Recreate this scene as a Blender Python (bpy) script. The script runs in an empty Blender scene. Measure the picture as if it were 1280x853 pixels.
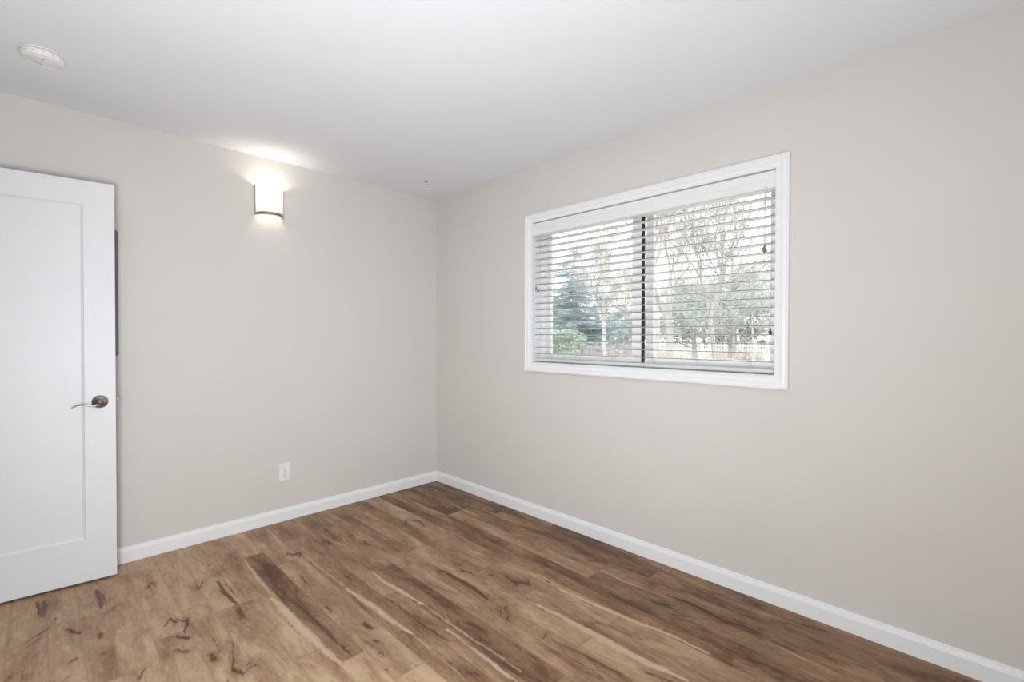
import bpy, bmesh, math, random
import numpy as np
from mathutils import Vector, Matrix

S = bpy.context.scene
COL = S.collection
PI = math.pi

# ------------------------------------------------------------------ camera, world, lights, exposure
CAM = Vector((3.36299, -2.44409, 1.26600))
YAW, PIT, ROLL, F = 2.35459128, -0.0112512523, 0.00182045136, 588.033
fw = Vector((math.cos(YAW) * math.cos(PIT), math.sin(YAW) * math.cos(PIT), math.sin(PIT)))
rt = Vector((math.sin(YAW), -math.cos(YAW), 0))
up = rt.cross(fw)
r2 = rt * math.cos(ROLL) + up * math.sin(ROLL)
u2 = -rt * math.sin(ROLL) + up * math.cos(ROLL)
cd = bpy.data.cameras.new('camera')
cam = bpy.data.objects.new('camera', cd)
COL.objects.link(cam)
m3 = Matrix((r2, u2, -fw)).transposed()
cam.matrix_world = Matrix.Translation(CAM) @ m3.to_4x4()
cd.sensor_width = 36.0
cd.lens = F * 36.0 / 1280.0
cd.clip_start = 0.02
cd.clip_end = 400
S.camera = cam

w = bpy.data.worlds.new('overcast_sky')
S.world = w
w.use_nodes = True
bg = w.node_tree.nodes['Background']
bg.inputs[0].default_value = (0.98, 0.99, 1.0, 1)
bg.inputs[1].default_value = 3.0

S.view_settings.view_transform = 'Standard'
S.view_settings.look = 'None'
S.view_settings.exposure = 0.0
S.view_settings.gamma = 1.0
S.view_settings.use_curve_mapping = False

def area(name, loc, target, size, power, col, spread=180):
    l = bpy.data.lights.new(name, 'AREA')
    l.shape = 'DISK'; l.size = size; l.energy = power; l.color = col; l.spread = math.radians(spread)
    o = bpy.data.objects.new(name, l); COL.objects.link(o)
    o.location = loc
    o.rotation_euler = (Vector(target) - Vector(loc)).to_track_quat('-Z', 'Y').to_euler()
    return o
# added fill lights standing in for the photographer's flash: soft sources behind and beside the camera, one bounced off the ceiling
FC = (0.925, 1.0, 1.085)
area('soft_fill', (3.3, -2.84, 0.95), (0.2, -1.0, 0.5), 0.9, 57, FC)
area('corner_fill', (3.3, -2.84, 0.95), (0.1, -0.6, 0.75), 0.8, 4, FC, 110)
area('high_fill', (3.1, -2.7, 2.0), (0.1, -0.3, 0.5), 0.6, 3, FC, 80)
area('ceiling_bounce_fill', (2.9, -2.1, 0.9), (2.4, -1.7, 2.44), 0.9, 15, FC)
SHADE_LOW = 0.22; SHADE_HIGH = 0.9; SCONCE_W = 1.0

# ------------------------------------------------------------------ helpers
def lin(c):
    return tuple(((v / 255) / 12.92 if v / 255 <= 0.04045 else (((v / 255) + 0.055) / 1.055) ** 2.4) for v in c) + (1,)

def mat(name, rgb, rough=0.5, metal=0.0, noise=0.0, nscale=8.0, bump=0.0, bscale=200.0, spec=0.5, emit=None, estr=0.0, stretch=(1, 1, 1)):
    m = bpy.data.materials.new(name); m.use_nodes = True
    nt = m.node_tree; N = nt.nodes; L = nt.links
    p = N['Principled BSDF']
    c = lin(rgb)
    p.inputs['Base Color'].default_value = c
    p.inputs['Roughness'].default_value = rough
    p.inputs['Metallic'].default_value = metal
    p.inputs['Specular IOR Level'].default_value = spec
    tc = N.new('ShaderNodeTexCoord'); mp = N.new('ShaderNodeMapping')
    mp.inputs['Scale'].default_value = stretch
    L.new(tc.outputs['Object'], mp.inputs[0])
    if noise > 0:
        n = N.new('ShaderNodeTexNoise'); n.inputs['Scale'].default_value = nscale; n.inputs['Detail'].default_value = 4
        L.new(mp.outputs[0], n.inputs['Vector'])
        r = N.new('ShaderNodeValToRGB')
        r.color_ramp.elements[0].position = 0.3; r.color_ramp.elements[1].position = 0.7
        r.color_ramp.elements[0].color = tuple(v * (1 - noise) for v in c[:3]) + (1,)
        r.color_ramp.elements[1].color = tuple(min(1, v * (1 + noise)) for v in c[:3]) + (1,)
        L.new(n.outputs[0], r.inputs[0]); L.new(r.outputs[0], p.inputs['Base Color'])
    if bump > 0:
        n2 = N.new('ShaderNodeTexNoise'); n2.inputs['Scale'].default_value = bscale; n2.inputs['Detail'].default_value = 3
        b = N.new('ShaderNodeBump'); b.inputs['Strength'].default_value = bump; b.inputs['Distance'].default_value = 0.001
        L.new(mp.outputs[0], n2.inputs['Vector']); L.new(n2.outputs[0], b.inputs['Height']); L.new(b.outputs[0], p.inputs['Normal'])
    if emit:
        p.inputs['Emission Color'].default_value = lin(emit); p.inputs['Emission Strength'].default_value = estr
    return m

WALL = mat('greige_wall_paint', (217, 212, 206), 0.75, noise=0.012, nscale=3, bump=0.08, bscale=350, spec=0.25)
CEIL = mat('white_ceiling_paint', (238, 239, 242), 0.85, noise=0.008, nscale=3, bump=0.06, bscale=300, spec=0.15)
TRIM = mat('white_trim_paint', (240, 240, 240), 0.38, noise=0.004, nscale=6, spec=0.4)
DOORM = mat('white_door_paint', (231, 230, 231), 0.42, noise=0.01, nscale=5, spec=0.35)
VINYL = mat('white_vinyl', (250, 249, 247), 0.4, noise=0.01, nscale=6, spec=0.4)
SLAT = mat('white_slat_finish', (236, 236, 234), 0.42, noise=0.012, nscale=20, spec=0.4)
PLAST = mat('white_plastic', (236, 235, 232), 0.4, noise=0.01, nscale=10, spec=0.4)
NICKEL = mat('brushed_nickel', (168, 162, 155), 0.28, metal=1.0, noise=0.05, nscale=60)
DARKP = mat('dark_plastic', (48, 50, 54), 0.5, noise=0.05, nscale=30)
GREYM = mat('grey_enamel', (112, 116, 116), 0.45, noise=0.04, nscale=12)
CORD = mat('off_white_cord', (205, 203, 198), 0.8, noise=0.03, nscale=100)
TASSEL = mat('grey_tassel', (120, 114, 104), 0.5, noise=0.06, nscale=60)
SLOT = mat('dark_slot', (60, 58, 56), 0.7, noise=0.05, nscale=60)
SILVER = mat('led_grey', (150, 150, 150), 0.5, noise=0.05, nscale=60)

def link(name, bm, m, parent=None, smooth=False, loc=None):
    me = bpy.data.meshes.new(name)
    bmesh.ops.recalc_face_normals(bm, faces=bm.faces)
    bm.to_mesh(me); bm.free()
    if smooth:
        me.shade_smooth()
    me.materials.append(m)
    o = bpy.data.objects.new(name, me); COL.objects.link(o)
    if parent: o.parent = parent
    if loc is not None: o.location = loc
    return o

def thing(name, loc=(0, 0, 0), rz=0.0):
    o = bpy.data.objects.new(name, None); COL.objects.link(o)
    o.empty_display_size = 0.05; o.location = loc; o.rotation_euler = (0, 0, rz)
    return o

def tag(o, label=None, cat=None, group=None, kind=None):
    if label: o['label'] = label
    if cat: o['category'] = cat
    if group: o['group'] = group
    if kind: o['kind'] = kind
    return o

def box(bm, x0, x1, y0, y1, z0, z1, bev=0.0):
    t = bmesh.new()
    v = [t.verts.new((x, y, z)) for x in (x0, x1) for y in (y0, y1) for z in (z0, z1)]
    for f in ((0, 1, 3, 2), (4, 6, 7, 5), (0, 4, 5, 1), (2, 3, 7, 6), (0, 2, 6, 4), (1, 5, 7, 3)):
        t.faces.new([v[i] for i in f])
    bmesh.ops.recalc_face_normals(t, faces=t.faces)
    if bev > 0:
        bmesh.ops.bevel(t, geom=t.edges[:] , offset=bev, segments=2, profile=0.5, affect='EDGES')
    merge(bm, t)

def merge(bm, t):
    me = bpy.data.meshes.new('tmp'); t.to_mesh(me); t.free(); bm.from_mesh(me); bpy.data.meshes.remove(me)

def lathe(bm, prof, c=(0, 0, 0), axis='Z', n=48, a0=0.0, a1=2 * PI, mtx=None):
    """prof: (radius, height) pairs turned about the axis"""
    full = abs(a1 - a0 - 2 * PI) < 1e-6
    k = n if full else n + 1
    rings = []
    for r, h in prof:
        ring = []
        for i in range(k):
            a = a0 + (a1 - a0) * i / n
            p = Vector((r * math.cos(a), r * math.sin(a), h))
            if axis == 'Y': p = Vector((p.x, p.z, p.y))
            if axis == 'X': p = Vector((p.z, p.x, p.y))
            if mtx: p = mtx @ p
            ring.append(bm.verts.new(p + Vector(c)))
        rings.append(ring)
    for a, b in zip(rings, rings[1:]):
        for i in range(k if full else k - 1):
            j = (i + 1) % k
            try: bm.faces.new((a[i], a[j], b[j], b[i]))
            except ValueError: pass
    bmesh.ops.remove_doubles(bm, verts=bm.verts, dist=1e-6)

def tube(bm, pts, rads, n=8, flat=1.0, caps=True):
    pts = [Vector(p) for p in pts]
    rings = []
    for i, p in enumerate(pts):
        t = (pts[min(i + 1, len(pts) - 1)] - pts[max(i - 1, 0)]).normalized()
        ref = Vector((0, 0, 1)) if abs(t.z) < 0.9 else Vector((1, 0, 0))
        a = t.cross(ref).normalized(); b = t.cross(a).normalized()
        r = rads[i] if hasattr(rads, '__len__') else rads
        rings.append([bm.verts.new(p + a * r * math.cos(2 * PI * k / n) + b * r * flat * math.sin(2 * PI * k / n)) for k in range(n)])
    for a, b in zip(rings, rings[1:]):
        for i in range(n):
            bm.faces.new((a[i], a[(i + 1) % n], b[(i + 1) % n], b[i]))
    if caps:
        bm.faces.new(rings[0][::-1]); bm.faces.new(rings[-1])

def extrude_profile(bm, prof, fn, a, b):
    """prof: closed polygon of (p, q); fn(s, p, q) -> world; swept from a to b"""
    ra = [bm.verts.new(fn(a, p, q)) for p, q in prof]
    rb = [bm.verts.new(fn(b, p, q)) for p, q in prof]
    n = len(prof)
    for i in range(n):
        bm.faces.new((ra[i], ra[(i + 1) % n], rb[(i + 1) % n], rb[i]))
    bm.faces.new(ra[::-1]); bm.faces.new(rb)

# ------------------------------------------------------------------ room shell
RX, RY, H = 3.95, -2.95, 2.44
WX0, WX1, WZ0, WZ1 = 1.134, 2.677, 1.079, 2.056      # window opening
DX0, DX1, DZ = 0.095, 0.872, 2.06                    # doorway behind the camera's left

b = bmesh.new()
box(b, -0.12, 0, RY - 0.12, 0.14, 0, H)
tag(link('wall_left', b, WALL), kind='structure')
b = bmesh.new()
box(b, 0, WX0, 0, 0.14, 0, H); box(b, WX1, RX, 0, 0.14, 0, H)
box(b, WX0, WX1, 0, 0.14, 0, WZ0); box(b, WX0, WX1, 0, 0.14, WZ1, H)
tag(link('wall_right', b, WALL), kind='structure')
b = bmesh.new(); box(b, RX, RX + 0.12, RY - 0.12, 0.14, 0, H)
tag(link('wall_back', b, WALL), kind='structure')
b = bmesh.new()
box(b, 0, DX0, RY - 0.12, RY, 0, H); box(b, DX1, RX, RY - 0.12, RY, 0, H); box(b, DX0, DX1, RY - 0.12, RY, DZ, H)
tag(link('wall_doorway', b, WALL), kind='structure')
# short hall past the doorway
b = bmesh.new()
box(b, -0.12, 0, RY - 1.3, RY - 0.12, 0, H); box(b, 1.1, 1.22, RY - 1.3, RY - 0.12, 0, H); box(b, -0.12, 1.22, RY - 1.42, RY - 1.3, 0, H)
tag(link('wall_hall', b, WALL), kind='structure')
b = bmesh.new(); box(b, -0.12, RX + 0.12, RY - 1.42, 0.14, H, H + 0.12)
tag(link('ceiling', b, CEIL), kind='structure')

BB = [(0, 0), (0.014, 0), (0.014, 0.062), (0.0125, 0.065), (0.0115, 0.070), (0.0085, 0.076), (0.0075, 0.082), (0.0055, 0.085), (0, 0.0855)]
def baseboard(name, fn, a, c):
    b = bmesh.new(); extrude_profile(b, BB, fn, a, c)
    tag(link(name, b, TRIM), kind='structure')
baseboard('baseboard_left', lambda s, p, q: (p, s, q), RY, -0.0)
baseboard('baseboard_right', lambda s, p, q: (s, -p, q), 0.0, RX)
baseboard('baseboard_back', lambda s, p, q: (RX - p, s, q), RY, 0)
baseboard('baseboard_doorway', lambda s, p, q: (s, RY + p, q), DX1 + 0.06, RX)
b = bmesh.new()
box(b, DX1 - 0.012, DX1, RY - 0.12, RY, 0, DZ); box(b, DX0, DX0 + 0.006, RY - 0.12, RY, 0, DZ)
box(b, DX0, DX1, RY - 0.12, RY, DZ - 0.01, DZ)
box(b, DX1, DX1 + 0.057, RY, RY + 0.012, 0, DZ + 0.057, 0.002)
box(b, DX0 - 0.057, DX0 - 0.002, RY, RY + 0.012, 0, DZ + 0.057, 0.002)
box(b, DX0 - 0.002, DX1, RY, RY + 0.012, DZ, DZ + 0.057, 0.002)
tag(link('trim_1', b, TRIM), kind='structure')

MARKS = [
('d', 0.022, 1, [(1.308, -0.94), (1.339, -0.921), (1.425, -0.918), (1.565, -0.921), (1.693, -0.935)]),
('d', 0.012, 0.7, [(1.431, -0.912), (1.559, -0.906), (1.678, -0.911)]),
('d', 0.02, 1, [(0.595, -1.808), (0.749, -1.813), (0.902, -1.804)]),
('d', 0.012, 0.8, [(0.63, -1.784), (0.84, -1.781)]),
('d', 0.028, 0.8, [(0.944, -1.809), (1.028, -1.812)]),
('d', 0.02, 0.5, [(0.916, -1.781), (0.914, -1.746)]),
('d', 0.035, 0.8, [(0.223, -2.439), (0.388, -2.445)]),
('d', 0.012, 1, [(0.199, -2.463), (0.386, -2.455)]),
('d', 0.03, 0.8, [(0.269, -2.254), (0.485, -2.251)]),
('d', 0.01, 0.8, [(0.302, -2.241), (0.437, -2.233)]),
('d', 0.025, 0.5, [(0.606, -2.259), (0.53, -2.223), (0.514, -2.194)]),
('d', 0.02, 0.9, [(0.61, -2.368), (0.656, -2.337)]),
('d', 0.02, 0.8, [(0.735, -2.273), (0.765, -2.273)]),
('d', 0.015, 0.8, [(0.902, -2.282), (0.907, -2.271)]),
('d', 0.012, 0.7, [(0.539, -2.327), (0.546, -2.312)]),
('d', 0.015, 0.7, [(0.874, -2.376), (0.871, -2.353)]),
('d', 0.008, 0.8, [(0.59, -2.492), (0.551, -2.457), (0.532, -2.423)]),
('d', 0.007, 0.7, [(0.628, -2.489), (0.601, -2.453)]),
('d', 0.008, 1, [(0.858, -2.072), (0.815, -2.042), (0.861, -2.029)]),
('d', 0.012, 1, [(0.832, -2.025), (0.867, -2.007), (0.865, -1.992), (0.981, -2.019)]),
('d', 0.01, 0.6, [(0.862, -2.044), (0.893, -2.038)]),
('d', 0.016, 1, [(0.985, -2.045), (1.025, -2.013)]),
('d', 0.03, 0.7, [(1.089, -2.062), (1.127, -2.037)]),
('d', 0.022, 0.9, [(1.214, -1.976), (1.25, -1.974)]),
('d', 0.007, 0.9, [(1.197, -1.89), (1.28, -1.917), (1.372, -1.938), (1.419, -1.916), (1.408, -1.866), (1.371, -1.878), (1.399, -1.899)]),
('d', 0.016, 0.9, [(1.367, -1.931), (1.412, -1.916)]),
('d', 0.008, 0.7, [(1.13, -1.944), (1.22, -1.945)]),
('d', 0.006, 1, [(0.529, -1.896), (0.609, -1.891), (0.552, -1.862)]),
('d', 0.006, 0.9, [(0.426, -2.075), (0.367, -2.048), (0.432, -2.037)]),
('d', 0.006, 0.8, [(1.124, -2.205), (1.185, -2.195), (1.115, -2.165)]),
('d', 0.01, 0.6, [(0.521, -1.802), (0.444, -1.746)]),
('d', 0.008, 0.6, [(0.527, -1.785), (0.476, -1.739)]),
('d', 0.008, 0.6, [(0.844, -2.134), (0.84, -2.114)]),
('d', 0.012, 1, [(0.551, -1.467), (0.529, -1.433), (0.566, -1.424), (0.575, -1.387), (0.618, -1.399)]),
('d', 0.008, 1, [(0.839, -1.483), (0.943, -1.491)]),
('d', 0.007, 0.9, [(0.644, -1.582), (0.705, -1.582)]),
('d', 0.012, 1, [(0.639, -0.732), (0.591, -0.664), (0.649, -0.645), (0.668, -0.625), (0.766, -0.66)]),
('d', 0.006, 0.9, [(0.334, -1.132), (0.486, -1.152), (0.574, -1.162)]),
('d', 0.012, 0.8, [(0.544, -1.208), (0.579, -1.204)]),
('d', 0.012, 1, [(0.699, -1.052), (0.747, -1.051)]),
('d', 0.01, 0.9, [(0.534, -1.053), (0.593, -1.061)]),
('d', 0.012, 0.7, [(-0.022, -0.868), (0.092, -0.823)]),
('d', 0.022, 1, [(1.469, -1.451), (1.5, -1.445)]),
('d', 0.018, 0.8, [(1.581, -1.478), (1.611, -1.462)]),
('d', 0.012, 0.7, [(1.376, -1.513), (1.394, -1.511)]),
('d', 0.012, 0.7, [(1.223, -1.51), (1.264, -1.514)]),
('d', 0.006, 1, [(1.599, -0.719), (1.705, -0.749)]),
('d', 0.02, 0.9, [(1.669, -0.73), (1.704, -0.706), (1.751, -0.691)]),
('d', 0.01, 0.8, [(1.711, -0.666), (1.759, -0.694)]),
('d', 0.015, 0.9, [(1.299, -0.836), (1.338, -0.81)]),
('d', 0.015, 1, [(1.399, -0.849), (1.443, -0.829)]),
('d', 0.012, 0.8, [(1.525, -0.771), (1.552, -0.767)]),
('d', 0.01, 0.8, [(1.2, -0.315), (1.232, -0.317)]),
('d', 0.01, 0.8, [(1.369, -0.314), (1.395, -0.305)]),
('d', 0.015, 0.9, [(1.7, -0.243), (1.754, -0.216)]),
('d', 0.015, 0.8, [(1.807, -0.273), (1.844, -0.249)]),
('d', 0.01, 0.8, [(1.725, -0.329), (1.744, -0.323)]),
('d', 0.006, 0.9, [(1.799, -0.914), (1.884, -0.987)]),
('d', 0.005, 0.8, [(1.794, -0.946), (1.849, -0.988)]),
('d', 0.005, 0.6, [(1.77, -0.979), (1.808, -0.994)]),
('d', 0.006, 0.8, [(2.062, -0.928), (2.086, -0.971)]),
('d', 0.006, 0.9, [(2.247, -0.981), (2.332, -0.977), (2.398, -0.986)]),
('d', 0.005, 0.8, [(2.162, -0.725), (2.212, -0.707)]),
('d', 0.01, 0.7, [(2.131, -0.662), (2.154, -0.665)]),
('d', 0.02, 1, [(2.297, -0.289), (2.391, -0.283), (2.479, -0.295), (2.567, -0.31), (2.628, -0.29), (2.692, -0.288)]),
('d', 0.02, 0.6, [(2.556, -0.279), (2.636, -0.265)]),
('d', 0.018, 1, [(2.287, -0.397), (2.336, -0.375)]),
('d', 0.016, 0.8, [(2.397, -0.421), (2.438, -0.388)]),
('d', 0.006, 0.7, [(2.148, -0.26), (2.195, -0.289)]),
('d', 0.006, 0.7, [(2.158, -0.239), (2.196, -0.267)]),
('d', 0.016, 0.8, [(2.678, -0.435), (2.693, -0.434)]),
('d', 0.02, 1, [(2.737, -0.496), (2.753, -0.499)]),
('d', 0.008, 1, [(2.665, -0.569), (2.695, -0.577)]),
('d', 0.014, 0.8, [(2.532, -0.044), (2.567, -0.039)]),
('d', 0.012, 0.8, [(2.621, -0.071), (2.646, -0.064)]),
('d', 0.012, 0.8, [(2.752, -0.133), (2.775, -0.134)]),
('d', 0.012, 0.7, [(2.905, -0.249), (2.932, -0.249)]),
('d', 0.01, 0.7, [(2.451, -0.105), (2.485, -0.091)]),
('d', 0.03, 0.55, [(1.901, -0.508), (2.187, -0.516), (2.425, -0.517), (2.573, -0.497), (2.68, -0.528)]),
('d', 0.015, 0.6, [(2.022, -0.505), (2.121, -0.515), (2.27, -0.514)]),
('d', 0.02, 0.6, [(1.123, -1.102), (1.258, -1.097), (1.452, -1.108), (1.619, -1.113)]),
('d', 0.02, 0.7, [(1.343, -1.277), (1.491, -1.268), (1.656, -1.272), (1.812, -1.26)]),
('d', 0.03, 0.6, [(0.512, -1.561), (0.871, -1.617), (1.039, -1.601)]),
('d', 0.02, 0.8, [(0.949, -1.632), (1.121, -1.595), (1.315, -1.59), (1.614, -1.582)]),
('d', 0.012, 0.6, [(1.074, -1.614), (1.348, -1.597)]),
('d', 0.03, 0.6, [(1.839, -1.219), (1.994, -1.202), (2.159, -1.191)]),
('d', 0.02, 0.7, [(2.109, -0.947), (2.298, -0.93), (2.465, -0.914)]),
('d', 0.015, 0.8, [(2.492, -0.846), (2.601, -0.812)]),
('d', 0.03, 0.5, [(0.703, -0.449), (1.0, -0.443), (1.429, -0.5)]),
('d', 0.03, 0.5, [(0.137, -0.912), (0.612, -0.923), (1.032, -0.899)]),
('d', 0.02, 0.5, [(1.412, -0.118), (1.71, -0.098), (2.033, -0.099)]),
('d', 0.012, 0.6, [(1.33, -1.048), (1.521, -1.038)]),
('d', 0.014, 0.7, [(2.002, -1.319), (2.057, -1.299)]),
('d', 0.014, 0.8, [(1.784, -1.12), (1.845, -1.114)]),
('p', 0.014, 0.9, [(0.419, -1.641), (0.639, -1.648), (0.904, -1.658)]),
('p', 0.035, 1, [(0.957, -1.664), (1.191, -1.656), (1.432, -1.649), (1.616, -1.639)]),
('p', 0.022, 1, [(1.061, -1.2), (1.185, -1.204), (1.369, -1.191), (1.524, -1.181)]),
('p', 0.018, 0.6, [(1.524, -1.181), (1.764, -1.18), (2.009, -1.173), (2.145, -1.176)]),
('p', 0.02, 0.6, [(0.621, -1.382), (0.825, -1.376), (1.097, -1.369)]),
('p', 0.035, 0.8, [(1.14, -1.369), (1.338, -1.358), (1.528, -1.352), (1.667, -1.339)]),
('p', 0.02, 0.5, [(1.667, -1.339), (1.919, -1.342), (2.028, -1.352)]),
('p', 0.022, 0.8, [(1.753, -1.215), (1.965, -1.218), (2.176, -1.221)]),
('p', 0.035, 1, [(1.9, -0.803), (2.027, -0.793), (2.283, -0.795), (2.464, -0.795), (2.598, -0.774)]),
('p', 0.022, 0.9, [(1.886, -0.62), (1.982, -0.616), (2.238, -0.598), (2.451, -0.568), (2.605, -0.576)]),
('p', 0.014, 0.8, [(0.322, -0.449), (0.509, -0.449), (0.711, -0.441)]),
('p', 0.012, 0.8, [(0.506, -0.264), (0.764, -0.281), (0.93, -0.283)]),
('p', 0.012, 0.6, [(0.699, -0.189), (1.11, -0.181), (1.36, -0.136)]),
('p', 0.03, 0.6, [(0.535, -2.107), (0.65, -2.103)]),
('p', 0.03, 0.6, [(0.904, -2.141), (1.006, -2.139)]),
('p', 0.025, 0.6, [(0.306, -1.834), (0.424, -1.828)]),
('p', 0.015, 0.5, [(0.251, -1.503), (0.375, -1.501)]),
('p', 0.02, 0.5, [(0.776, -2.217), (0.784, -2.186)]),
('p', 0.014, 0.6, [(0.316, -0.753), (0.448, -0.747)]),
('p', 0.03, 0.4, [(0.798, -0.553), (1.041, -0.577), (1.33, -0.6)]),
('p', 0.03, 0.45, [(1.658, -0.41), (1.81, -0.424), (1.916, -0.425)]),
('p', 0.012, 0.8, [(1.917, -0.317), (2.048, -0.327), (2.161, -0.323)]),
('p', 0.04, 0.4, [(0.901, -2.41), (0.997, -2.401)]),
('p', 0.015, 0.5, [(2.009, -0.057), (2.157, -0.063), (2.297, -0.077)]),
('p', 0.04, 0.35, [(2.699, -0.495), (2.803, -0.505), (2.882, -0.496)]),
('p', 0.02, 0.5, [(2.734, -0.321), (2.869, -0.338), (3.002, -0.346)]),
('s', 0.09, 1, [(0.316, -2.345), (0.708, -2.352), (1.032, -2.349)]),
('s', 0.08, 1, [(1.018, -2.042), (1.218, -2.044), (1.333, -2.048)]),
('s', 0.1, 1, [(1.201, -1.439), (1.507, -1.438), (1.801, -1.427)]),
('s', 0.05, 0.8, [(0.897, -0.689), (1.302, -0.699)]),
('s', 0.06, 1, [(2.549, -0.353), (2.666, -0.353), (2.8, -0.394), (2.965, -0.413)]),
('s', 0.06, 0.7, [(1.945, -0.43), (2.216, -0.42)]),
('s', 0.04, 0.7, [(0.419, -0.934), (0.724, -0.93)]),
('s', 0.05, 0.7, [(1.639, -0.388), (1.835, -0.386)]),
]

# ------------------------------------------------------------------ floor: rustic planks printed with sapwood, knots and saw marks
def floor_material():
    m = bpy.data.materials.new('rustic_plank_floor'); m.use_nodes = True
    nt = m.node_tree; N = nt.nodes; L = nt.links
    p = N['Principled BSDF']
    def attr(n):
        a = N.new('ShaderNodeAttribute'); a.attribute_name = n; return a.outputs['Fac']
    geo = N.new('ShaderNodeTexCoord')
    seed = attr('seed')
    sx = N.new('ShaderNodeCombineXYZ'); L.new(seed, sx.inputs[2])
    add = N.new('ShaderNodeVectorMath'); add.operation = 'ADD'
    L.new(geo.outputs['Object'], add.inputs[0]); L.new(sx.outputs[0], add.inputs[1])
    def noise(scale, st, detail=5, rough=0.6, dist=0.0):
        mp = N.new('ShaderNodeMapping'); mp.inputs['Scale'].default_value = st
        L.new(add.outputs[0], mp.inputs[0])
        n = N.new('ShaderNodeTexNoise'); n.inputs['Scale'].default_value = scale
        n.inputs['Detail'].default_value = detail; n.inputs['Roughness'].default_value = rough; n.inputs['Distortion'].default_value = dist
        L.new(mp.outputs[0], n.inputs['Vector']); return n.outputs[0]
    def mth(op, a, b=None, c=None, clamp=False):
        k = N.new('ShaderNodeMath'); k.operation = op; k.use_clamp = clamp
        for i, v in enumerate((a, b, c)):
            if v is None: continue
            if isinstance(v, (int, float)): k.inputs[i].default_value = v
            else: L.new(v, k.inputs[i])
        return k.outputs[0]
    def mix(f, a, b, blend='MIX'):
        k = N.new('ShaderNodeMix'); k.data_type = 'RGBA'; k.blend_type = blend
        if isinstance(f, (int, float)): k.inputs[0].default_value = f
        else: L.new(f, k.inputs[0])
        for i, v in ((6, a), (7, b)):
            if isinstance(v, tuple): k.inputs[i].default_value = v
            else: L.new(v, k.inputs[i])
        return k.outputs[2]
    def sstep(v, lo, hi):
        k = N.new('ShaderNodeMapRange'); k.interpolation_type = 'SMOOTHSTEP'
        k.inputs[1].default_value = lo; k.inputs[2].default_value = hi
        L.new(v, k.inputs[0]); return k.outputs[0]
    cloud = noise(3.5, (0.8, 2.6, 1), 4, 0.55, 0.6)
    grain = noise(14.0, (1.0, 9.0, 1), 6, 0.65, 0.4)
    fine = noise(60.0, (1.0, 10.0, 1), 4, 0.7)
    blot = noise(22.0, (1.0, 2.6, 1), 4, 0.65, 0.5)
    t = mth('ADD', attr('tone'), mth('MULTIPLY', mth('SUBTRACT', cloud, 0.5), 1.5))
    t = mth('ADD', t, mth('MULTIPLY', mth('SUBTRACT', grain, 0.5), 0.75))
    t = mth('ADD', t, mth('MULTIPLY', mth('SUBTRACT', fine, 0.5), 0.3))
    t = mth('ADD', t, mth('MULTIPLY', mth('SUBTRACT', blot, 0.5), 0.6))
    t = mth('ADD', t, 0.0, clamp=True)
    ramp = N.new('ShaderNodeValToRGB')
    e = ramp.color_ramp.elements
    e[0].position = 0.0; e[0].color = lin(FLOOR_DARK)
    e[1].position = 1.0; e[1].color = lin(FLOOR_PALE)
    k = e.new(0.45); k.color = lin(FLOOR_MID)
    L.new(t, ramp.inputs[0])
    col = ramp.outputs[0]
    # dark mineral streaks scattered along the grain
    st = sstep(noise(5.0, (0.9, 11.0, 1), 6, 0.7, 0.8), 0.58, 0.72)
    st = mth('MULTIPLY', st, mth('SUBTRACT', 1.15, attr('tone')), clamp=True)
    col = mix(mth('MULTIPLY', st, 0.6), col, lin((74, 56, 44)))
    # short dark flecks
    fl = sstep(noise(13.0, (1.0, 3.0, 1), 3, 0.6, 0.4), 0.66, 0.74)
    col = mix(mth('MULTIPLY', fl, 0.75), col, lin((84, 58, 40)))
    # pale sapwood bands with ragged edges
    rag = noise(26.0, (1.0, 2.6, 1), 5, 0.7, 0.6)
    pv = sstep(mth('MULTIPLY', attr('pale'), mth('ADD', 0.1, mth('MULTIPLY', rag, 1.8))), 0.22, 0.85)
    crack = sstep(noise(40.0, (0.8, 5.0, 1), 4, 0.7, 1.0), 0.56, 0.66)
    pc = mix(mth('MULTIPLY', crack, 0.45), lin(FLOOR_SAP), lin((140, 116, 92)))
    col = mix(mth('MULTIPLY', pv, 0.8), col, pc)
    # saw marks: thin bands across the plank
    sm = N.new('ShaderNodeMapping'); sm.inputs['Rotation'].default_value = (0, 0, 0.22); L.new(geo.outputs['Object'], sm.inputs[0])
    wv = N.new('ShaderNodeTexWave'); wv.bands_direction = 'X'; wv.inputs['Scale'].default_value = 26.0
    wv.inputs['Distortion'].default_value = 1.2; wv.inputs['Detail'].default_value = 2; wv.inputs['Detail Scale'].default_value = 4
    L.new(sm.outputs[0], wv.inputs['Vector'])
    sw = mth('MULTIPLY', attr('saw'), sstep(rag, 0.35, 0.6))
    col = mix(mth('MULTIPLY', mth('MULTIPLY', sstep(wv.outputs[1], 0.0, 0.35), sw), 0.3), col, lin((196, 172, 146)))
    col = mix(mth('MULTIPLY', mth('MULTIPLY', sstep(wv.outputs[1], 0.65, 0.95), sw), 0.5), col, lin((84, 66, 52)))
    # knots and dark streaks
    dn = noise(34.0, (1.0, 4.0, 1), 6, 0.75, 1.2)
    dv = sstep(mth('MULTIPLY', attr('dark'), mth('ADD', 0.1, mth('MULTIPLY', dn, 1.9))), 0.22, 0.95)
    col = mix(mth('MULTIPLY', dv, 0.88), col, lin((78, 54, 38)))
    col = mix(mth('MULTIPLY', attr('seam'), 0.25), col, lin((70, 54, 42)))
    L.new(col, p.inputs['Base Color'])
    p.inputs['Roughness'].default_value = 0.5
    p.inputs['Specular IOR Level'].default_value = 0.3
    bm_ = N.new('ShaderNodeBump'); bm_.inputs['Strength'].default_value = 0.12; bm_.inputs['Distance'].default_value = 0.001
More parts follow.
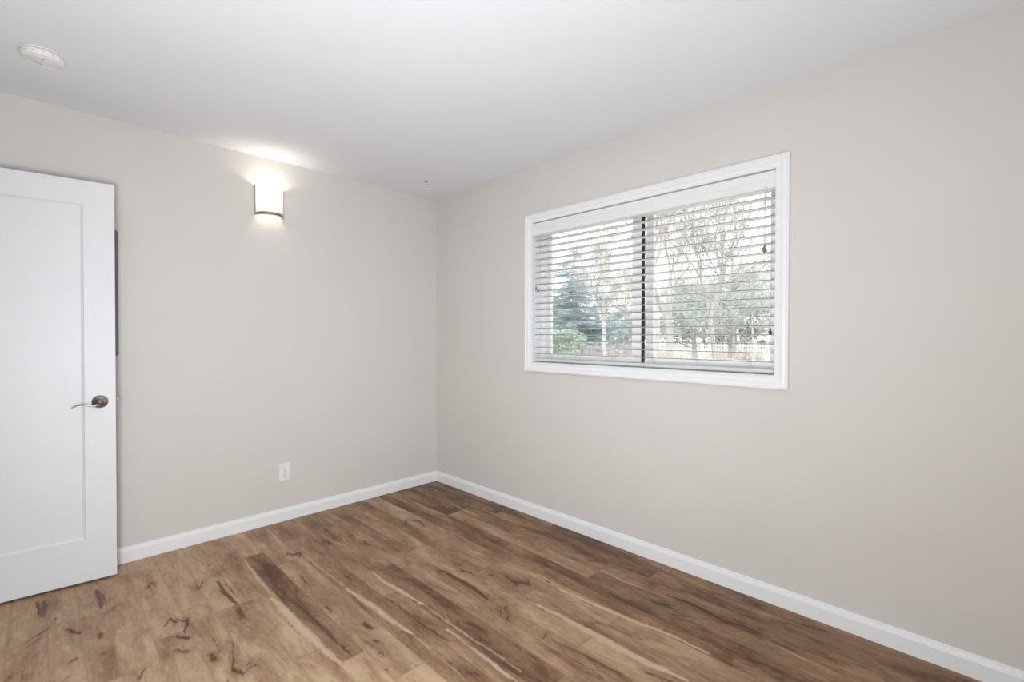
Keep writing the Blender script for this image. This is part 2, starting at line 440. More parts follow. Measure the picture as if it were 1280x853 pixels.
    L.new(mth('ADD', grain, mth('MULTIPLY', wv.outputs[1], sw)), bm_.inputs['Height']); L.new(bm_.outputs[0], p.inputs['Normal'])
    return m

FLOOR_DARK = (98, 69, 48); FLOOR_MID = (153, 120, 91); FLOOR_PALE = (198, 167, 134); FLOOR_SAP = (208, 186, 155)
SEAMS = [0, .105, .21, .324, .425, .502, .586, .705, .80, .92, .989, 1.068, 1.20, 1.28, 1.40, 1.535, 1.64, 1.76, 1.89, 2.0, 2.12, 2.235, 2.33, 2.43, 2.55, 2.66, 2.76, 2.88, 2.98, 3.1]
JOINT = {3: 1.92, 5: 1.476, 9: 1.99, 11: 1.063, 12: 1.33, 15: 0.41, 0: 1.35, 1: 0.93, 2: 0.70, 13: .72, 17: .9, 7: .25, 8: 1.0}
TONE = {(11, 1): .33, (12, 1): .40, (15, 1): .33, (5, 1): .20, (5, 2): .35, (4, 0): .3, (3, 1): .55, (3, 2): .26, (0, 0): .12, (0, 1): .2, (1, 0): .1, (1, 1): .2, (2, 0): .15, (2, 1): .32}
def floor():
    nx, ny = 560, 640
    X = np.linspace(0, RX, nx); Y = np.linspace(0, RY - 0.12, ny)
    XX, YY = np.meshgrid(X, Y)                     # ny, nx
    x = XX.ravel(); y = YY.ravel()
    rng = random.Random(7)
    tone = np.zeros_like(x); seed = np.zeros_like(x); seam = np.zeros_like(x)
    for r in range(len(SEAMS) - 1):
        a, c = SEAMS[r], SEAMS[r + 1]
        rows = (-y >= a) & (-y < c)
        j0 = JOINT.get(r, rng.uniform(0, 1.2)) % 1.213
        idx = np.floor((x - j0) / 1.213).astype(int) + 1
        for k in range(0, 5):
            s = rows & (idx == k)
            base = TONE.get((r, k), rng.uniform(.66, .86) if r > 13 else (rng.uniform(.42, .66) if r > 5 else rng.uniform(.14, .34)))  # rows darken towards the window wall: part wood tone, part painted light falloff
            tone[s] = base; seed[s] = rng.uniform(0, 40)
        dx = np.abs(((x - j0 + .6065) % 1.213) - .6065)
        seam[rows] = np.maximum(seam[rows], np.exp(-(dx[rows] / .004) ** 2) * .8)
        d = np.minimum(-y - a, c + y)
        seam[rows] = np.maximum(seam[rows], np.exp(-(d[rows] / .003) ** 2) * .55)
    dark = np.zeros_like(x); pale = np.zeros_like(x); saw = np.zeros_like(x); halo = np.zeros_like(x)
    rs = np.random.RandomState(3)
    def smooth_noise(cx, cy):
        gx = int(RX / cx) + 3; gy = int(3.2 / cy) + 3; g = rs.rand(gy, gx)
        u = x / cx; v = -y / cy; iu = u.astype(int); iv = v.astype(int); fu = u - iu; fv = v - iv
        fu = fu * fu * (3 - 2 * fu); fv = fv * fv * (3 - 2 * fv)
        return (g[iv, iu] * (1 - fu) * (1 - fv) + g[iv, iu + 1] * fu * (1 - fv) + g[iv + 1, iu] * (1 - fu) * fv + g[iv + 1, iu + 1] * fu * fv) - .5
    wx = x + .022 * smooth_noise(.06, .03) + .014 * smooth_noise(.02, .012)
    wy = y + .006 * smooth_noise(.10, .03) + .008 * smooth_noise(.022, .011)
    for kind, wd, st, pl in MARKS:
        tgt = {'d': dark, 'p': pale, 's': saw}[kind]
        q = np.array(pl)
        sel = (x > q[:, 0].min() - .2) & (x < q[:, 0].max() + .2) & (y > q[:, 1].min() - .15) & (y < q[:, 1].max() + .15)
        xs, ys = (wx[sel], wy[sel]) if kind != 's' else (x[sel], y[sel])
        best = np.full(xs.shape, 9.0); along = np.zeros(xs.shape)
        cum = np.concatenate([[0], np.cumsum(np.hypot(*(q[1:] - q[:-1]).T))]); tot = cum[-1] + 1e-6
        for n_, ((ax, ay), (bx, by)) in enumerate(zip(q[:-1], q[1:])):
            L2 = (bx - ax) ** 2 + (by - ay) ** 2 + 1e-9
            t = np.clip(((xs - ax) * (bx - ax) + (ys - ay) * (by - ay)) / L2, 0, 1)
            d = np.hypot((xs - ax - t * (bx - ax)) * .7, ys - ay - t * (by - ay))
            m = d < best; best[m] = d[m]; along[m] = (cum[n_] + t[m] * math.sqrt(L2)) / tot
        taper = .45 + .55 * np.sin(np.clip(along, .02, .98) * PI) if tot > .12 else 1.0
        rad = np.maximum(wd * (.62 if kind != 's' else .6) * taper, .0035)
        tgt[sel] = np.maximum(tgt[sel], st * np.exp(-(best / rad) ** 2))
        if kind == 'd':
            halo[sel] = np.maximum(halo[sel], .6 * st * np.exp(-(best / (rad * 2.2 + .012)) ** 2))
    tone = tone - .30 * halo
    me = bpy.data.meshes.new('floor')
    co = np.stack([x, y, np.zeros_like(x)], 1)
    i = np.arange(ny * nx).reshape(ny, nx)
    quads = np.stack([i[:-1, :-1], i[1:, :-1], i[1:, 1:], i[:-1, 1:]], -1).reshape(-1, 4)
    me.vertices.add(len(co)); me.vertices.foreach_set('co', co.ravel())
    me.loops.add(quads.size); me.loops.foreach_set('vertex_index', quads.ravel())
    me.polygons.add(len(quads)); me.polygons.foreach_set('loop_start', np.arange(0, quads.size, 4))
    me.update(); me.validate()
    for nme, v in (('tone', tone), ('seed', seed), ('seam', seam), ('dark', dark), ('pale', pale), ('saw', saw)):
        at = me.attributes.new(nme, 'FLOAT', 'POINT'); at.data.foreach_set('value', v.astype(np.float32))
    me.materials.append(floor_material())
    o = bpy.data.objects.new('floor', me); COL.objects.link(o)
    tag(o, kind='structure')
floor()
b = bmesh.new(); box(b, -0.12, 1.22, RY - 1.42, RY - 0.12, -0.02, 0)
tag(link('floor_hall', b, mat('hall_floor_wood', (140, 112, 88), 0.5, noise=0.15, nscale=6, stretch=(1, 8, 1))), kind='structure')

# ------------------------------------------------------------------ window: mitred casing, jamb, vinyl slider
win = tag(thing('window_1', ((WX0 + WX1) / 2, 0, WZ0)), kind='structure')
def wl(name, b, m, par=None, **k):
    o = link(name, b, m, **k)
    o.parent = par or win
    o.matrix_parent_inverse = Matrix.Identity(4)
    if par is None or par is win: o.location = (-(WX0 + WX1) / 2, 0, -WZ0)
    return o
b = bmesh.new()
prof = [(0, 0.0), (0, .020), (.002, .0225), (.008, .0225), (.010, .0205), (.0105, .0160), (.015, .0150), (.022, .0165), (.030, .0165), (.033, .0145), (.0335, .0115), (.037, .0105), (.046, .0085), (.0515, .0085), (.052, .0115), (.054, .0130), (.0585, .0130), (.0605, .011), (.0605, 0)]
rings = []
OX0, OX1, OZ0, OZ1 = 1.0725, 2.7365, 1.0185, 2.1135
for wd, h in prof:
    rings.append([b.verts.new(v) for v in ((OX0 + wd, -h, OZ0 + wd), (OX1 - wd, -h, OZ0 + wd), (OX1 - wd, -h, OZ1 - wd), (OX0 + wd, -h, OZ1 - wd))])
for r0, r1 in zip(rings, rings[1:]):
    for i in range(4):
        b.faces.new((r0[i], r0[(i + 1) % 4], r1[(i + 1) % 4], r1[i]))
wl('casing', b, TRIM)
b = bmesh.new(); J = .003
box(b, WX0 - J, WX0 + J, 0, .139, WZ0, WZ1); box(b, WX1 - J, WX1 + J, 0, .139, WZ0, WZ1)
box(b, WX0, WX1, 0, .139, WZ0 - J, WZ0 + J); box(b, WX0, WX1, 0, .139, WZ1 - J, WZ1 + J)
wl('jamb', b, TRIM)
def rect_frame(b, x0, x1, z0, z1, y0, y1, wl_, wr, wb, wt, bev=.0015):
    box(b, x0, x0 + wl_, y0, y1, z0, z1, bev); box(b, x1 - wr, x1, y0, y1, z0, z1, bev)
    box(b, x0 + wl_, x1 - wr, y0, y1, z0, z0 + wb, bev); box(b, x0 + wl_, x1 - wr, y0, y1, z1 - wt, z1, bev)
fx0, fx1, fz0, fz1 = WX0 + .003, WX1 - .003, WZ0 + .003, WZ1 - .003
b = bmesh.new()
rect_frame(b, fx0, fx1, fz0, fz1, .080, .139, .040, .030, .026, .04)
box(b, fx0 + .012, fx0 + .016, .074, .081, fz0 + .01, fz1 - .01, .001)
wl('frame', b, VINYL)
PANE = bpy.data.materials.new('clear_glass'); PANE.use_nodes = True
nt = PANE.node_tree; nt.nodes.remove(nt.nodes['Principled BSDF'])
tr = nt.nodes.new('ShaderNodeBsdfTransparent'); gl = nt.nodes.new('ShaderNodeBsdfGlossy'); gl.inputs['Roughness'].default_value = 0.02
tr.inputs[0].default_value = (0.96, 0.98, 0.97, 1)
mx = nt.nodes.new('ShaderNodeMixShader'); fr = nt.nodes.new('ShaderNodeFresnel'); fr.inputs[0].default_value = 1.5
nt.links.new(fr.outputs[0], mx.inputs[0]); nt.links.new(tr.outputs[0], mx.inputs[1]); nt.links.new(gl.outputs[0], mx.inputs[2])
nt.links.new(mx.outputs[0], nt.nodes['Material Output'].inputs[0])
def sash(x0, x1, y0, wl_, wr):
    b = bmesh.new(); rect_frame(b, x0, x1, fz0 + .024, fz1 - .036, y0, y0 + .022, wl_, wr, .034, .034)
    s = wl('sash', b, VINYL)
    g = bmesh.new(); box(g, x0 + wl_ - .004, x1 - wr + .004, y0 + .009, y0 + .013, fz0 + .054, fz1 - .066)
    wl('pane', g, PANE, s)
sash(fx0 + .036, 1.926, .088, .048, .062)
sash(1.944, fx1 - .026, .113, .045, .026)
b = bmesh.new(); box(b, 1.927, 1.943, .092, .104, fz0 + .026, fz1 - .038, .001)
tag(wl('weatherstrip', b, DARKP), 'dark seal strip between the two sashes')

# ------------------------------------------------------------------ blind
bl = thing('window_blind', ((WX0 + WX1) / 2, 0.035, 1.09))
tag(bl, 'white horizontal slatted blind lowered and open inside the window', 'blind')
def bo(name, b, m, par=None, **k):
    o = link(name, b, m, **k)
    o.parent = par or bl
    if par is None: o.location = (-(WX0 + WX1) / 2, -0.035, -1.09)
    return o
BX0, BX1 = WX0 + .008, WX1 - .008
vp = [(.002, 1.966), (-.004, 1.968), (-.004, 1.999), (-.006, 2.003), (-.006, 2.007), (-.004, 2.012), (-.005, 2.026), (-.009, 2.036), (-.010, 2.046), (.002, 2.050)]
b = bmesh.new(); extrude_profile(b, [(y + .004, z) for y, z in vp], lambda s, p, q: (s, p, q), WX0 + .004, WX1 - .004)
bo('valance', b, SLAT)
b = bmesh.new(); box(b, BX0, BX1, .012, .058, 1.962, 2.005, .002); bo('headrail', b, PLAST)
b = bmesh.new()
TILT = math.radians(1.5); PITCH = .0437
for k in range(19):
    zc = 1.141 + PITCH * k
    sec = []
    for s in range(7):
        t = -1 + s / 3
        sec.append((t * .025, .0016 * (1 - t * t)))
    poly = [(a, h + .0014) for a, h in sec] + [(a, h - .0014) for a, h in sec[::-1]]
    poly = [(a * math.cos(TILT) + h * math.sin(TILT), -a * math.sin(TILT) + h * math.cos(TILT)) for a, h in poly]
    extrude_profile(b, poly, lambda s, p, q, zc=zc: (s, .036 + p, zc + q), BX0 + .002, BX1 - .002)
b.faces.ensure_lookup_table(); b.faces.index_update()
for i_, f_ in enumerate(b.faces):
    if i_ % 16 == 13: f_.material_index = 1          # room-side edge of each slat, its backlit shade painted as a dark colour
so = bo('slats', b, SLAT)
so.data.materials.append(mat('slat_edge_shade', (112, 106, 100), .6, noise=.05, nscale=30))
b = bmesh.new(); box(b, BX0 + .002, BX1 - .002, .010, .062, 1.091, 1.108, .003)
rail = bo('bottom_rail', b, mat('shade_grey_rail', (214, 214, 213), .45, noise=.01, nscale=20))  # shaded look of the rail front put into its grey colour
LX = [1.252, 1.498, 1.766, 2.024, 2.288, 2.552]
for lx in LX:
    b = bmesh.new(); lathe(b, [(0, 1.0865), (.005, 1.087), (.006, 1.0905), (.006, 1.094)], (lx, .022, 0), n=16); bo('rail_plug', b, PLAST, rail)
    b = bmesh.new()
    for yy, dx in ((.0085, -.006), (.0085, .006), (.0635, 0)):
        tube(b, [(lx + dx, yy, 1.10), (lx + dx, yy, 1.975)], .0007, 5)
    tube(b, [(lx, .036, 1.09), (lx, .036, 1.975)], .0008, 5)
    for k in range(19):
        z = 1.1365 + PITCH * k
        tube(b, [(lx - .006, .0085, z), (lx - .006, .0635, z - .001)], .0006, 4)
    bo('ladder_cord', b, CORD)
def tassel(par, x, y, z, s=1.0, m=TASSEL):
    b = bmesh.new()
    lathe(b, [(0, .017 * s), (.003 * s, .016 * s), (.0035 * s, .008 * s), (.006 * s, 0), (.0078 * s, -.008 * s), (.0065 * s, -.015 * s), (0, -.018 * s)], (x, y, z), n=16)
    bo('tassel', b, m, par, smooth=True)
b = bmesh.new(); tube(b, [(2.632, -.012, 1.963), (2.632, -.014, 1.9), (2.631, -.014, 1.70)], .0012, 6)
tube(b, [(2.634, -.0125, 1.963), (2.6345, -.014, 1.9), (2.632, -.014, 1.70)], .0012, 6)
lc = bo('lift_cord', b, CORD); tassel(lc, 2.6315, -.014, 1.683, 1.15)
b = bmesh.new(); lathe(b, [(0, 1.978), (.006, 1.974), (.007, 1.966), (.004, 1.958), (0, 1.956)], (2.632, -.011, 0), n=14); bo('cord_guide', b, PLAST, smooth=True)
for x, z in ((1.172, 1.597), (1.190, 1.580)):
    b = bmesh.new(); tube(b, [(x, -.010, 1.964), (x, -.011, 1.8), (x, -.011, z + .01)], .0009, 6)
    tc_ = bo('tilt_cord', b, CORD); tassel(tc_, x, -.011, z, .8)
b = bmesh.new(); tube(b, [(2.636, .066, 1.96), (2.636, .068, 1.7), (2.636, .068, 1.30)], .0008, 6)
hd = bo('hold_down_cord', b, CORD); tassel(hd, 2.636, .068, 1.288, .9, DARKP)

# ------------------------------------------------------------------ door: open leaf with one recessed panel
door = tag(thing('door_1', (.168, -2.167, .012), math.atan2(-.99642, -.08455)), kind='structure')
DW, DH = .762, 2.032
b = bmesh.new()
def ring(u0, u1, z0, z1, y): return [b.verts.new(v) for v in ((u0, y, z0), (u1, y, z0), (u1, y, z1), (u0, y, z1))]
def bridge(a, c):
    for i in range(4): b.faces.new((a[i], a[(i + 1) % 4], c[(i + 1) % 4], c[i]))
for s in (0, 1):
    f = (lambda y: y) if s == 0 else (lambda y: -.035 - y)
    e0 = ring(0, DW, 0, DH, f(-.0015)); e1 = ring(.0015, DW - .0015, .0015, DH - .0015, f(0))
    a0 = ring(.121, DW - .121, .214, DH - .122, f(0)); a1 = ring(.123, DW - .123, .216, DH - .124, f(-.0045)); a2 = ring(.133, DW - .133, .226, DH - .134, f(-.0095))
    bridge(e0, e1); bridge(e1, a0); bridge(a0, a1); bridge(a1, a2); b.faces.new(a2)
    if s == 0: k0 = e0
    else: bridge(k0, e0)
leaf = link('leaf', b, DOORM, door)
hb = bmesh.new()
HU, HZ = .062, .912
for sg, y0 in ((1, 0.0), (-1, -.035)):
    lathe(hb, [(.033, y0), (.033, y0 + sg * .003), (.031, y0 + sg * .006), (.024, y0 + sg * .0095), (.014, y0 + sg * .012), (.0115, y0 + sg * .016), (.0115, y0 + sg * .046), (.010, y0 + sg * .050), (0, y0 + sg * .051)], (HU, 0, HZ), 'Y', 40)
h = link('lever_handle', hb, NICKEL, door, smooth=True); tag(h, 'brushed nickel lever handle')
for sg, y0 in ((1, 0.0), (-1, -.035)):
    lb = bmesh.new(); pts = []; rr = []
    ctl = [(0, -.003), (.12, -.010), (.28, -.0165), (.45, -.0125), (.62, -.0065), (.78, -.0075), (.9, -.0125), (1, -.019)]
    for i in range(33):
        t = i / 32
        for (ta, za), (tb, zb) in zip(ctl, ctl[1:]):
            if t <= tb + 1e-9:
                w_ = (t - ta) / (tb - ta); w_ = w_ * w_ * (3 - 2 * w_) * .5 + w_ * .5; zz = za + (zb - za) * w_; break
        pts.append((HU - .008 + t * .114, y0 + sg * (.041 + .004 * math.sin(t * PI)), HZ + zz))
        rr.append(.0082 - .0052 * t)
    tube(lb, pts, rr, 12, .75); link('lever', lb, NICKEL, h, smooth=True)
lb = bmesh.new(); lathe(lb, [(0, .053), (.004, .0528), (.005, .051), (.005, .049)], (HU, 0, HZ), 'Y', 20); link('lock_button', lb, NICKEL, h, smooth=True)
lb = bmesh.new(); box(lb, -.0012, .001, -.030, -.006, HZ - .028, HZ + .028, .0004); box(lb, -.012, 0, -.026, -.009, HZ + .000, HZ + .016, .003)
link('latch_bolt', lb, mat('worn_latch_steel', (150, 146, 140), .5, metal=.8, noise=.05, nscale=60), door)
for hz in (.18, 1.0, 1.85):
    lb = bmesh.new(); lathe(lb, [(0, hz - .045), (.006, hz - .044), (.006, hz + .044), (0, hz + .045)], (DW + .006, -.003, 0), n=16); link('hinge', lb, NICKEL, door)

# ------------------------------------------------------------------ grey panel on the left wall, hidden behind the door
wp = thing('wall_panel', (0, -2.345, 1.151)); tag(wp, 'narrow dark grey edge of a panel on left wall, behind the open white door', 'panel')
def rounded(b, y0, y1, z0, z1, x0, x1, r):
    pts = []
    for cy, cz, a in ((y1 - r, z1 - r, 0), (y0 + r, z1 - r, 90), (y0 + r, z0 + r, 180), (y1 - r, z0 + r, 270)):
        for k in range(7): t = math.radians(a + k * 15); pts.append((cy + r * math.cos(t), cz + r * math.sin(t)))
    extrude_profile(b, pts, lambda s, p, q: (s, p, q), x0, x1)
b = bmesh.new(); rounded(b, -.205, .205, 0, .687, 0.0005, .016, .012); link('cover', b, GREYM, wp)
b = bmesh.new(); rounded(b, -.165, .165, .06, .62, .016, .022, .008); link('panel_door', b, GREYM, wp)

# ------------------------------------------------------------------ outlet
ol = thing('electrical_outlet', (0, -1.2715, .332)); tag(ol, 'white duplex electrical outlet low on the left wall', 'outlet')
b = bmesh.new(); box(b, .0002, .0055, -.036, .036, -.059, .059, .002); pl_ = link('cover_plate', b, PLAST, ol)
b = bmesh.new(); lathe(b, [(0, .0068), (.0025, .0066), (.003, .0055)], (0, 0, 0), 'X', 12); link('screw', b, SILVER, pl_)
for cz in (.0195, -.0195):
    b = bmesh.new(); rounded(b, -.0165, .0165, cz - .0145, cz + .0145, .005, .0072, .008); rc = link('receptacle', b, PLAST, ol)
    b = bmesh.new()
    box(b, .0070, .0075, -.0078, -.0052, cz - .001, cz + .008); box(b, .0070, .0075, .0052, .0078, cz - .002, cz + .009)
    lathe(b, [(0, .0076), (.003, .0075), (.003, .007)], (0, 0, cz - .008), 'X', 12); link('slot', b, SLOT, rc)

# ------------------------------------------------------------------ wall sconce
sc = thing('wall_sconce', (0, -1.365, 2.052)); tag(sc, 'lit half-round white glass sconce with nickel trim on left wall near the ceiling', 'wall lamp')
SW, SD, SH = .083, .088, .190
def halfring(b, w0, d0, w1, d1, z0, z1, n=32, x0=.006):
    ra = []
    for i in range(n + 1):
        a = -PI / 2 + PI * i / n
        ra.append([b.verts.new(v) for v in ((x0 + d0 * math.cos(a), w0 * math.sin(a), z0), (x0 + d1 * math.cos(a), w1 * math.sin(a), z0),
                                            (x0 + d1 * math.cos(a), w1 * math.sin(a), z1), (x0 + d0 * math.cos(a), w0 * math.sin(a), z1))])
    for p, q in zip(ra, ra[1:]):
        for k in range(4): b.faces.new((p[k], p[(k + 1) % 4], q[(k + 1) % 4], q[k]))
    b.faces.new(ra[0]); b.faces.new(ra[-1])
SHADE = bpy.data.materials.new('opal_glass'); SHADE.use_nodes = True
nt = SHADE.node_tree; pb = nt.nodes['Principled BSDF']
pb.inputs['Base Color'].default_value = lin((250, 244, 230)); pb.inputs['Roughness'].default_value = .25
pb.inputs['Emission Color'].default_value = lin((255, 240, 212))
tcn = nt.nodes.new('ShaderNodeTexCoord'); sp = nt.nodes.new('ShaderNodeSeparateXYZ'); mr = nt.nodes.new('ShaderNodeMapRange')
nt.links.new(tcn.outputs['Object'], sp.inputs[0]); nt.links.new(sp.outputs[2], mr.inputs[0])
mr.inputs[1].default_value = 0.0; mr.inputs[2].default_value = .10; mr.inputs[3].default_value = SHADE_LOW; mr.inputs[4].default_value = SHADE_HIGH
nt.links.new(mr.outputs[0], pb.inputs['Emission Strength'])
b = bmesh.new(); halfring(b, SW, SD, SW - .004, SD - .004, .012, SH); link('glass_shade', b, SHADE, sc, smooth=False)
b = bmesh.new(); halfring(b, SW + .002, SD + .002, SW - .006, SD - .006, -.002, .0155)
for s in (-1, 1): box(b, .0, .012, s * (SW + .0005) - .0025, s * (SW + .0005) + .0025, 0, SH + .002, .0008)
link('metal_frame', b, NICKEL, sc)
b = bmesh.new(); box(b, .0003, .006, -SW + .004, SW - .004, .02, SH - .02, .001); link('backplate', b, PLAST, sc)
b = bmesh.new(); box(b, .006, .068, -.004, .004, .018, .022, .001); lathe(b, [(0, .022), (.012, .022), (.012, .045), (0, .045)], (.066, 0, 0), n=20); link('lamp_holder', b, NICKEL, sc)
b = bmesh.new(); lathe(b, [(0, .045), (.008, .046), (.011, .054), (.015, .068), (.016, .08), (.014, .092), (.008, .1), (0, .102)], (.066, 0, 0), n=24)
BULB = mat('lit_bulb', (255, 244, 225), .4, emit=(255, 226, 186), estr=1.5); link('bulb', b, BULB, sc, smooth=True)
pl = bpy.data.lights.new('sconce_light', 'POINT'); pl.energy = SCONCE_W; pl.color = (1.0, .955, .88); pl.shadow_soft_size = .012
po = bpy.data.objects.new('sconce_light', pl); COL.objects.link(po); po.location = (.052, -1.365, 2.052 + .155)

# ------------------------------------------------------------------ smoke detector
sd = thing('smoke_detector', (.577, -2.428, 2.44)); tag(sd, 'round white smoke detector on the ceiling above the door', 'smoke detector')
b = bmesh.new(); lathe(b, [(0, -.0002), (.069, -.0002), (.0715, -.002), (.0705, -.006), (0, -.007)], n=64); link('mounting_base', b, PLAST, sd)
b = bmesh.new(); lathe(b, [(.063, -.0065), (.068, -.009), (.0685, -.020), (.064, -.028), (.054, -.0335), (.050, -.0345), (.049, -.0325), (.046, -.0325), (.045, -.0348), (.020, -.0355), (0, -.0355)], n=64)
body = link('body', b, PLAST, sd)
VENT = mat('vent_shade', (196, 195, 192), .6, noise=.02, nscale=20)
for k in range(14):
    t = bmesh.new(); box(t, .0600, .0690, -.003, .003, -.0215, -.0175, .001); t.transform(Matrix.Rotation(2 * PI * k / 14, 4, 'Z'))
    link('vent_slot', t, VENT, body)
b = bmesh.new(); lathe(b, [(.013, -.0345), (.013, -.0375), (.011, -.0385), (0, -.0385)], (.012, .012, 0), n=24); link('test_button', b, PLAST, body)
for dx, dy in ((-.02, -.006), (-.013, -.02), (.028, .0)):
    b = bmesh.new(); box(b, dx - .002, dx + .002, dy - .005, dy + .005, -.0362, -.0345); link('indicator', b, SILVER, body)

# ------------------------------------------------------------------ ceiling hook
hk = thing('ceiling_hook', (.362, -.362, 2.44)); tag(hk, 'small white hook screwed into the ceiling near the corner', 'hook')
b = bmesh.new(); lathe(b, [(0, -.0002), (.013, -.0002), (.012, -.004), (.006, -.007), (0, -.0075)], n=24); link('base_disc', b, SILVER, hk)
b = bmesh.new(); d_ = Vector((.70, .71, 0))
pts = [Vector((0, 0, -.005)), Vector((0, 0, -.034))] + [d_ * (.012 - .012 * math.cos(t)) + Vector((0, 0, -.044 - .014 * math.sin(t))) for t in [k * PI / 8 for k in range(0, 10)]]
tube(b, pts, .0045, 8); link('hook_wire', b, PLAST, hk, smooth=True)


# ------------------------------------------------------------------ outdoors
GZ = -0.35
def at(px, d):
    a = YAW - math.atan((px - 640) / F)
    return Vector((CAM.x + d * math.cos(a), CAM.y + d * math.sin(a), GZ))
BARK = mat('grey_bark', (164, 160, 158), .9, noise=.25, nscale=6, bump=.3, bscale=20, stretch=(1, 1, .3))
PBARK = mat('pale_bark', (214, 210, 206), .85, noise=.2, nscale=5, bump=.2, bscale=20)
TWIG = mat('brown_twig', (186, 180, 178), .9, noise=.2, nscale=4)
SPRUCE = mat('blue_spruce_needles', (164, 182, 188), .85, noise=.35, nscale=2.5)
PINE = mat('grey_green_needles', (180, 188, 184), .85, noise=.35, nscale=2.0)
SHRUB = mat('green_shrub_leaves', (168, 184, 168), .8, noise=.35, nscale=3.0)
GROUND = mat('winter_lawn', (206, 200, 192), .95, noise=.18, nscale=.5)
LITTER = mat('leaf_litter', (210,190,180), .95, noise=.25, nscale=2)
FENCE = mat('white_fence_paint', (222, 224, 228), .6, noise=.03, nscale=3)
b = bmesh.new(); box(b, -90, 60, .16, 120, GZ - .1, GZ); tag(link('ground', b, GROUND), kind='structure')

class MB:
    def __init__(s): s.v = []; s.f = []
    def seg(s, p, q, r0, r1, n=4):
        t = (q - p).normalized(); ref = Vector((0, 0, 1)) if abs(t.z) < .9 else Vector((1, 0, 0))
        a = t.cross(ref).normalized(); c = t.cross(a); k = len(s.v)
        for o, r in ((p, r0), (q, r1)):
            for i in range(n):
                an = 2 * PI * i / n; s.v.append(o + a * r * math.cos(an) + c * r * math.sin(an))
        for i in range(n): s.f.append((k + i, k + (i + 1) % n, k + n + (i + 1) % n, k + n + i))
    def tri(s, p, d, w):
        k = len(s.v); s.v += [p - w, p + w, p + d]; s.f.append((k, k + 1, k + 2))
    def build(s, name, m, parent):
        me = bpy.data.meshes.new(name); me.from_pydata([tuple(v) for v in s.v], [], s.f); me.materials.append(m)
        o = bpy.data.objects.new(name, me); COL.objects.link(o); o.parent = parent; return o

def rv(R): return Vector((R.gauss(0, 1), R.gauss(0, 1), R.gauss(0, 1))).normalized()
def bare_tree(name, loc, height, r, label, seed, m=BARK, lean=(0, 0), depth=6, group=None, spread=.55, upb=.18, twigm=None):
    R = random.Random(seed); trunk = MB(); tw = MB()
    def grow(p, d, L, rad, lev):
        segs = 3 if lev < 3 else 2
        for i in range(segs):
            d2 = (d + rv(R) * (.10 + .03 * lev) + Vector((0, 0, upb * .3))).normalized()
            q = p + d2 * L / segs
            (trunk if lev < 2 else tw).seg(p, q, rad * (1 - .25 * i / segs), rad * (1 - .25 * (i + 1) / segs), 6 if lev < 2 else 3)
            p, d = q, d2
            if lev >= 1 and lev < depth and R.random() < .55:
                grow(p, (d + rv(R) * spread * 1.4).normalized(), L * .55, rad * .45, lev + 1)
        if lev < depth:
            for _ in range(2 if R.random() < .6 else 3):
                grow(p, (d + rv(R) * spread + Vector((0, 0, upb))).normalized(), L * R.uniform(.62, .8), rad * .62, lev + 1)
    grow(Vector((0, 0, 0)), Vector((lean[0], lean[1], 1)).normalized(), height * .33, r, 0)
    t = thing(name, loc); tag(t, label, 'tree', group)
    trunk.build('trunk', m, t); tw.build('branches', twigm or m, t); return t

def conifer(name, loc, H_, Rb, label, seed, m, droop=.25, n=26, dens=1.0, base=.08, cat='tree'):
    R = random.Random(seed); tr = MB(); fo = MB()
    tr.seg(Vector((0, 0, 0)), Vector((0, 0, H_ * .97)), H_ * .018, .01, 7)
    for k in range(n):
        z = H_ * (base + (1 - base) * k / n); rad = Rb * (1 - (k / n)) ** .8 + .08
        nb = max(4, int(7 * (1 - k / n) + 5))
        for j in range(nb):
            a = R.uniform(0, 2 * PI); L = rad * R.uniform(.6, 1.12)
            d = Vector((math.cos(a), math.sin(a), 0)); side = Vector((-d.y, d.x, 0)); p0 = Vector((0, 0, z + R.uniform(-.1, .1)))
            prev = p0; steps = max(4, int(L / .16))
            for s in range(1, steps + 1):
                t = s / steps; q = p0 + d * L * t + Vector((0, 0, -droop * L * t + .22 * L * t * t))
                fo.seg(prev, q, .015 * (1.1 - t), .012 * (1 - t) + .002, 3); prev = q
                for _ in range(int(7 * dens)):
                    sg = R.choice((-1, 1)); ln = (.34 * (1 - t) + .12) * R.uniform(.6, 1.2) * min(1.5, L)
                    dd = (side * sg * R.uniform(.5, 1.1) + d * .6 + Vector((0, 0, R.uniform(-.45, .25)))).normalized()
                    fo.tri(q + rv(R) * .03, dd * ln, rv(R) * .022)
                    fo.tri(q + dd * ln * .4, (dd + rv(R) * .7).normalized() * ln * .5, rv(R) * .02)
    t = thing(name, loc); tag(t, label, cat)
    tr.build('trunk', BARK, t); fo.build('foliage', m, t); return t

def mass(name, loc, H_, Rx, label, seed, m, clumps=60, per=260, trunk_r=.22, zlo=.15, cat='tree', leaf=.16):
    R = random.Random(seed); tr = MB(); fo = MB(); top = Vector((0, 0, H_ * .92)); tr.seg(Vector((0, 0, 0)), top, trunk_r, .03, 7)
    for _ in range(clumps):
        z = H_ * R.uniform(zlo, 1); rr = Rx * math.sqrt(max(.05, 1 - ((z / H_ - .5) / .62) ** 2)); a = R.uniform(0, 2 * PI)
        c = Vector((math.cos(a) * rr * R.uniform(.3, 1), math.sin(a) * rr * R.uniform(.3, 1), z))
        tr.seg(Vector((0, 0, max(.1, z - rr * .35))), c, .05 * trunk_r / .22, .012, 4)
        cr = Rx * R.uniform(.18, .34)
        for _ in range(per):
            o = rv(R) * cr * R.random() ** .5; o.z *= .45
            fo.tri(c + o, (rv(R) + Vector((0, 0, .2))).normalized() * leaf * R.uniform(.6, 1.3), rv(R) * leaf * .16)
    t = thing(name, loc); tag(t, label, cat)
    tr.build('trunk', BARK, t); fo.build('foliage', m, t); return t

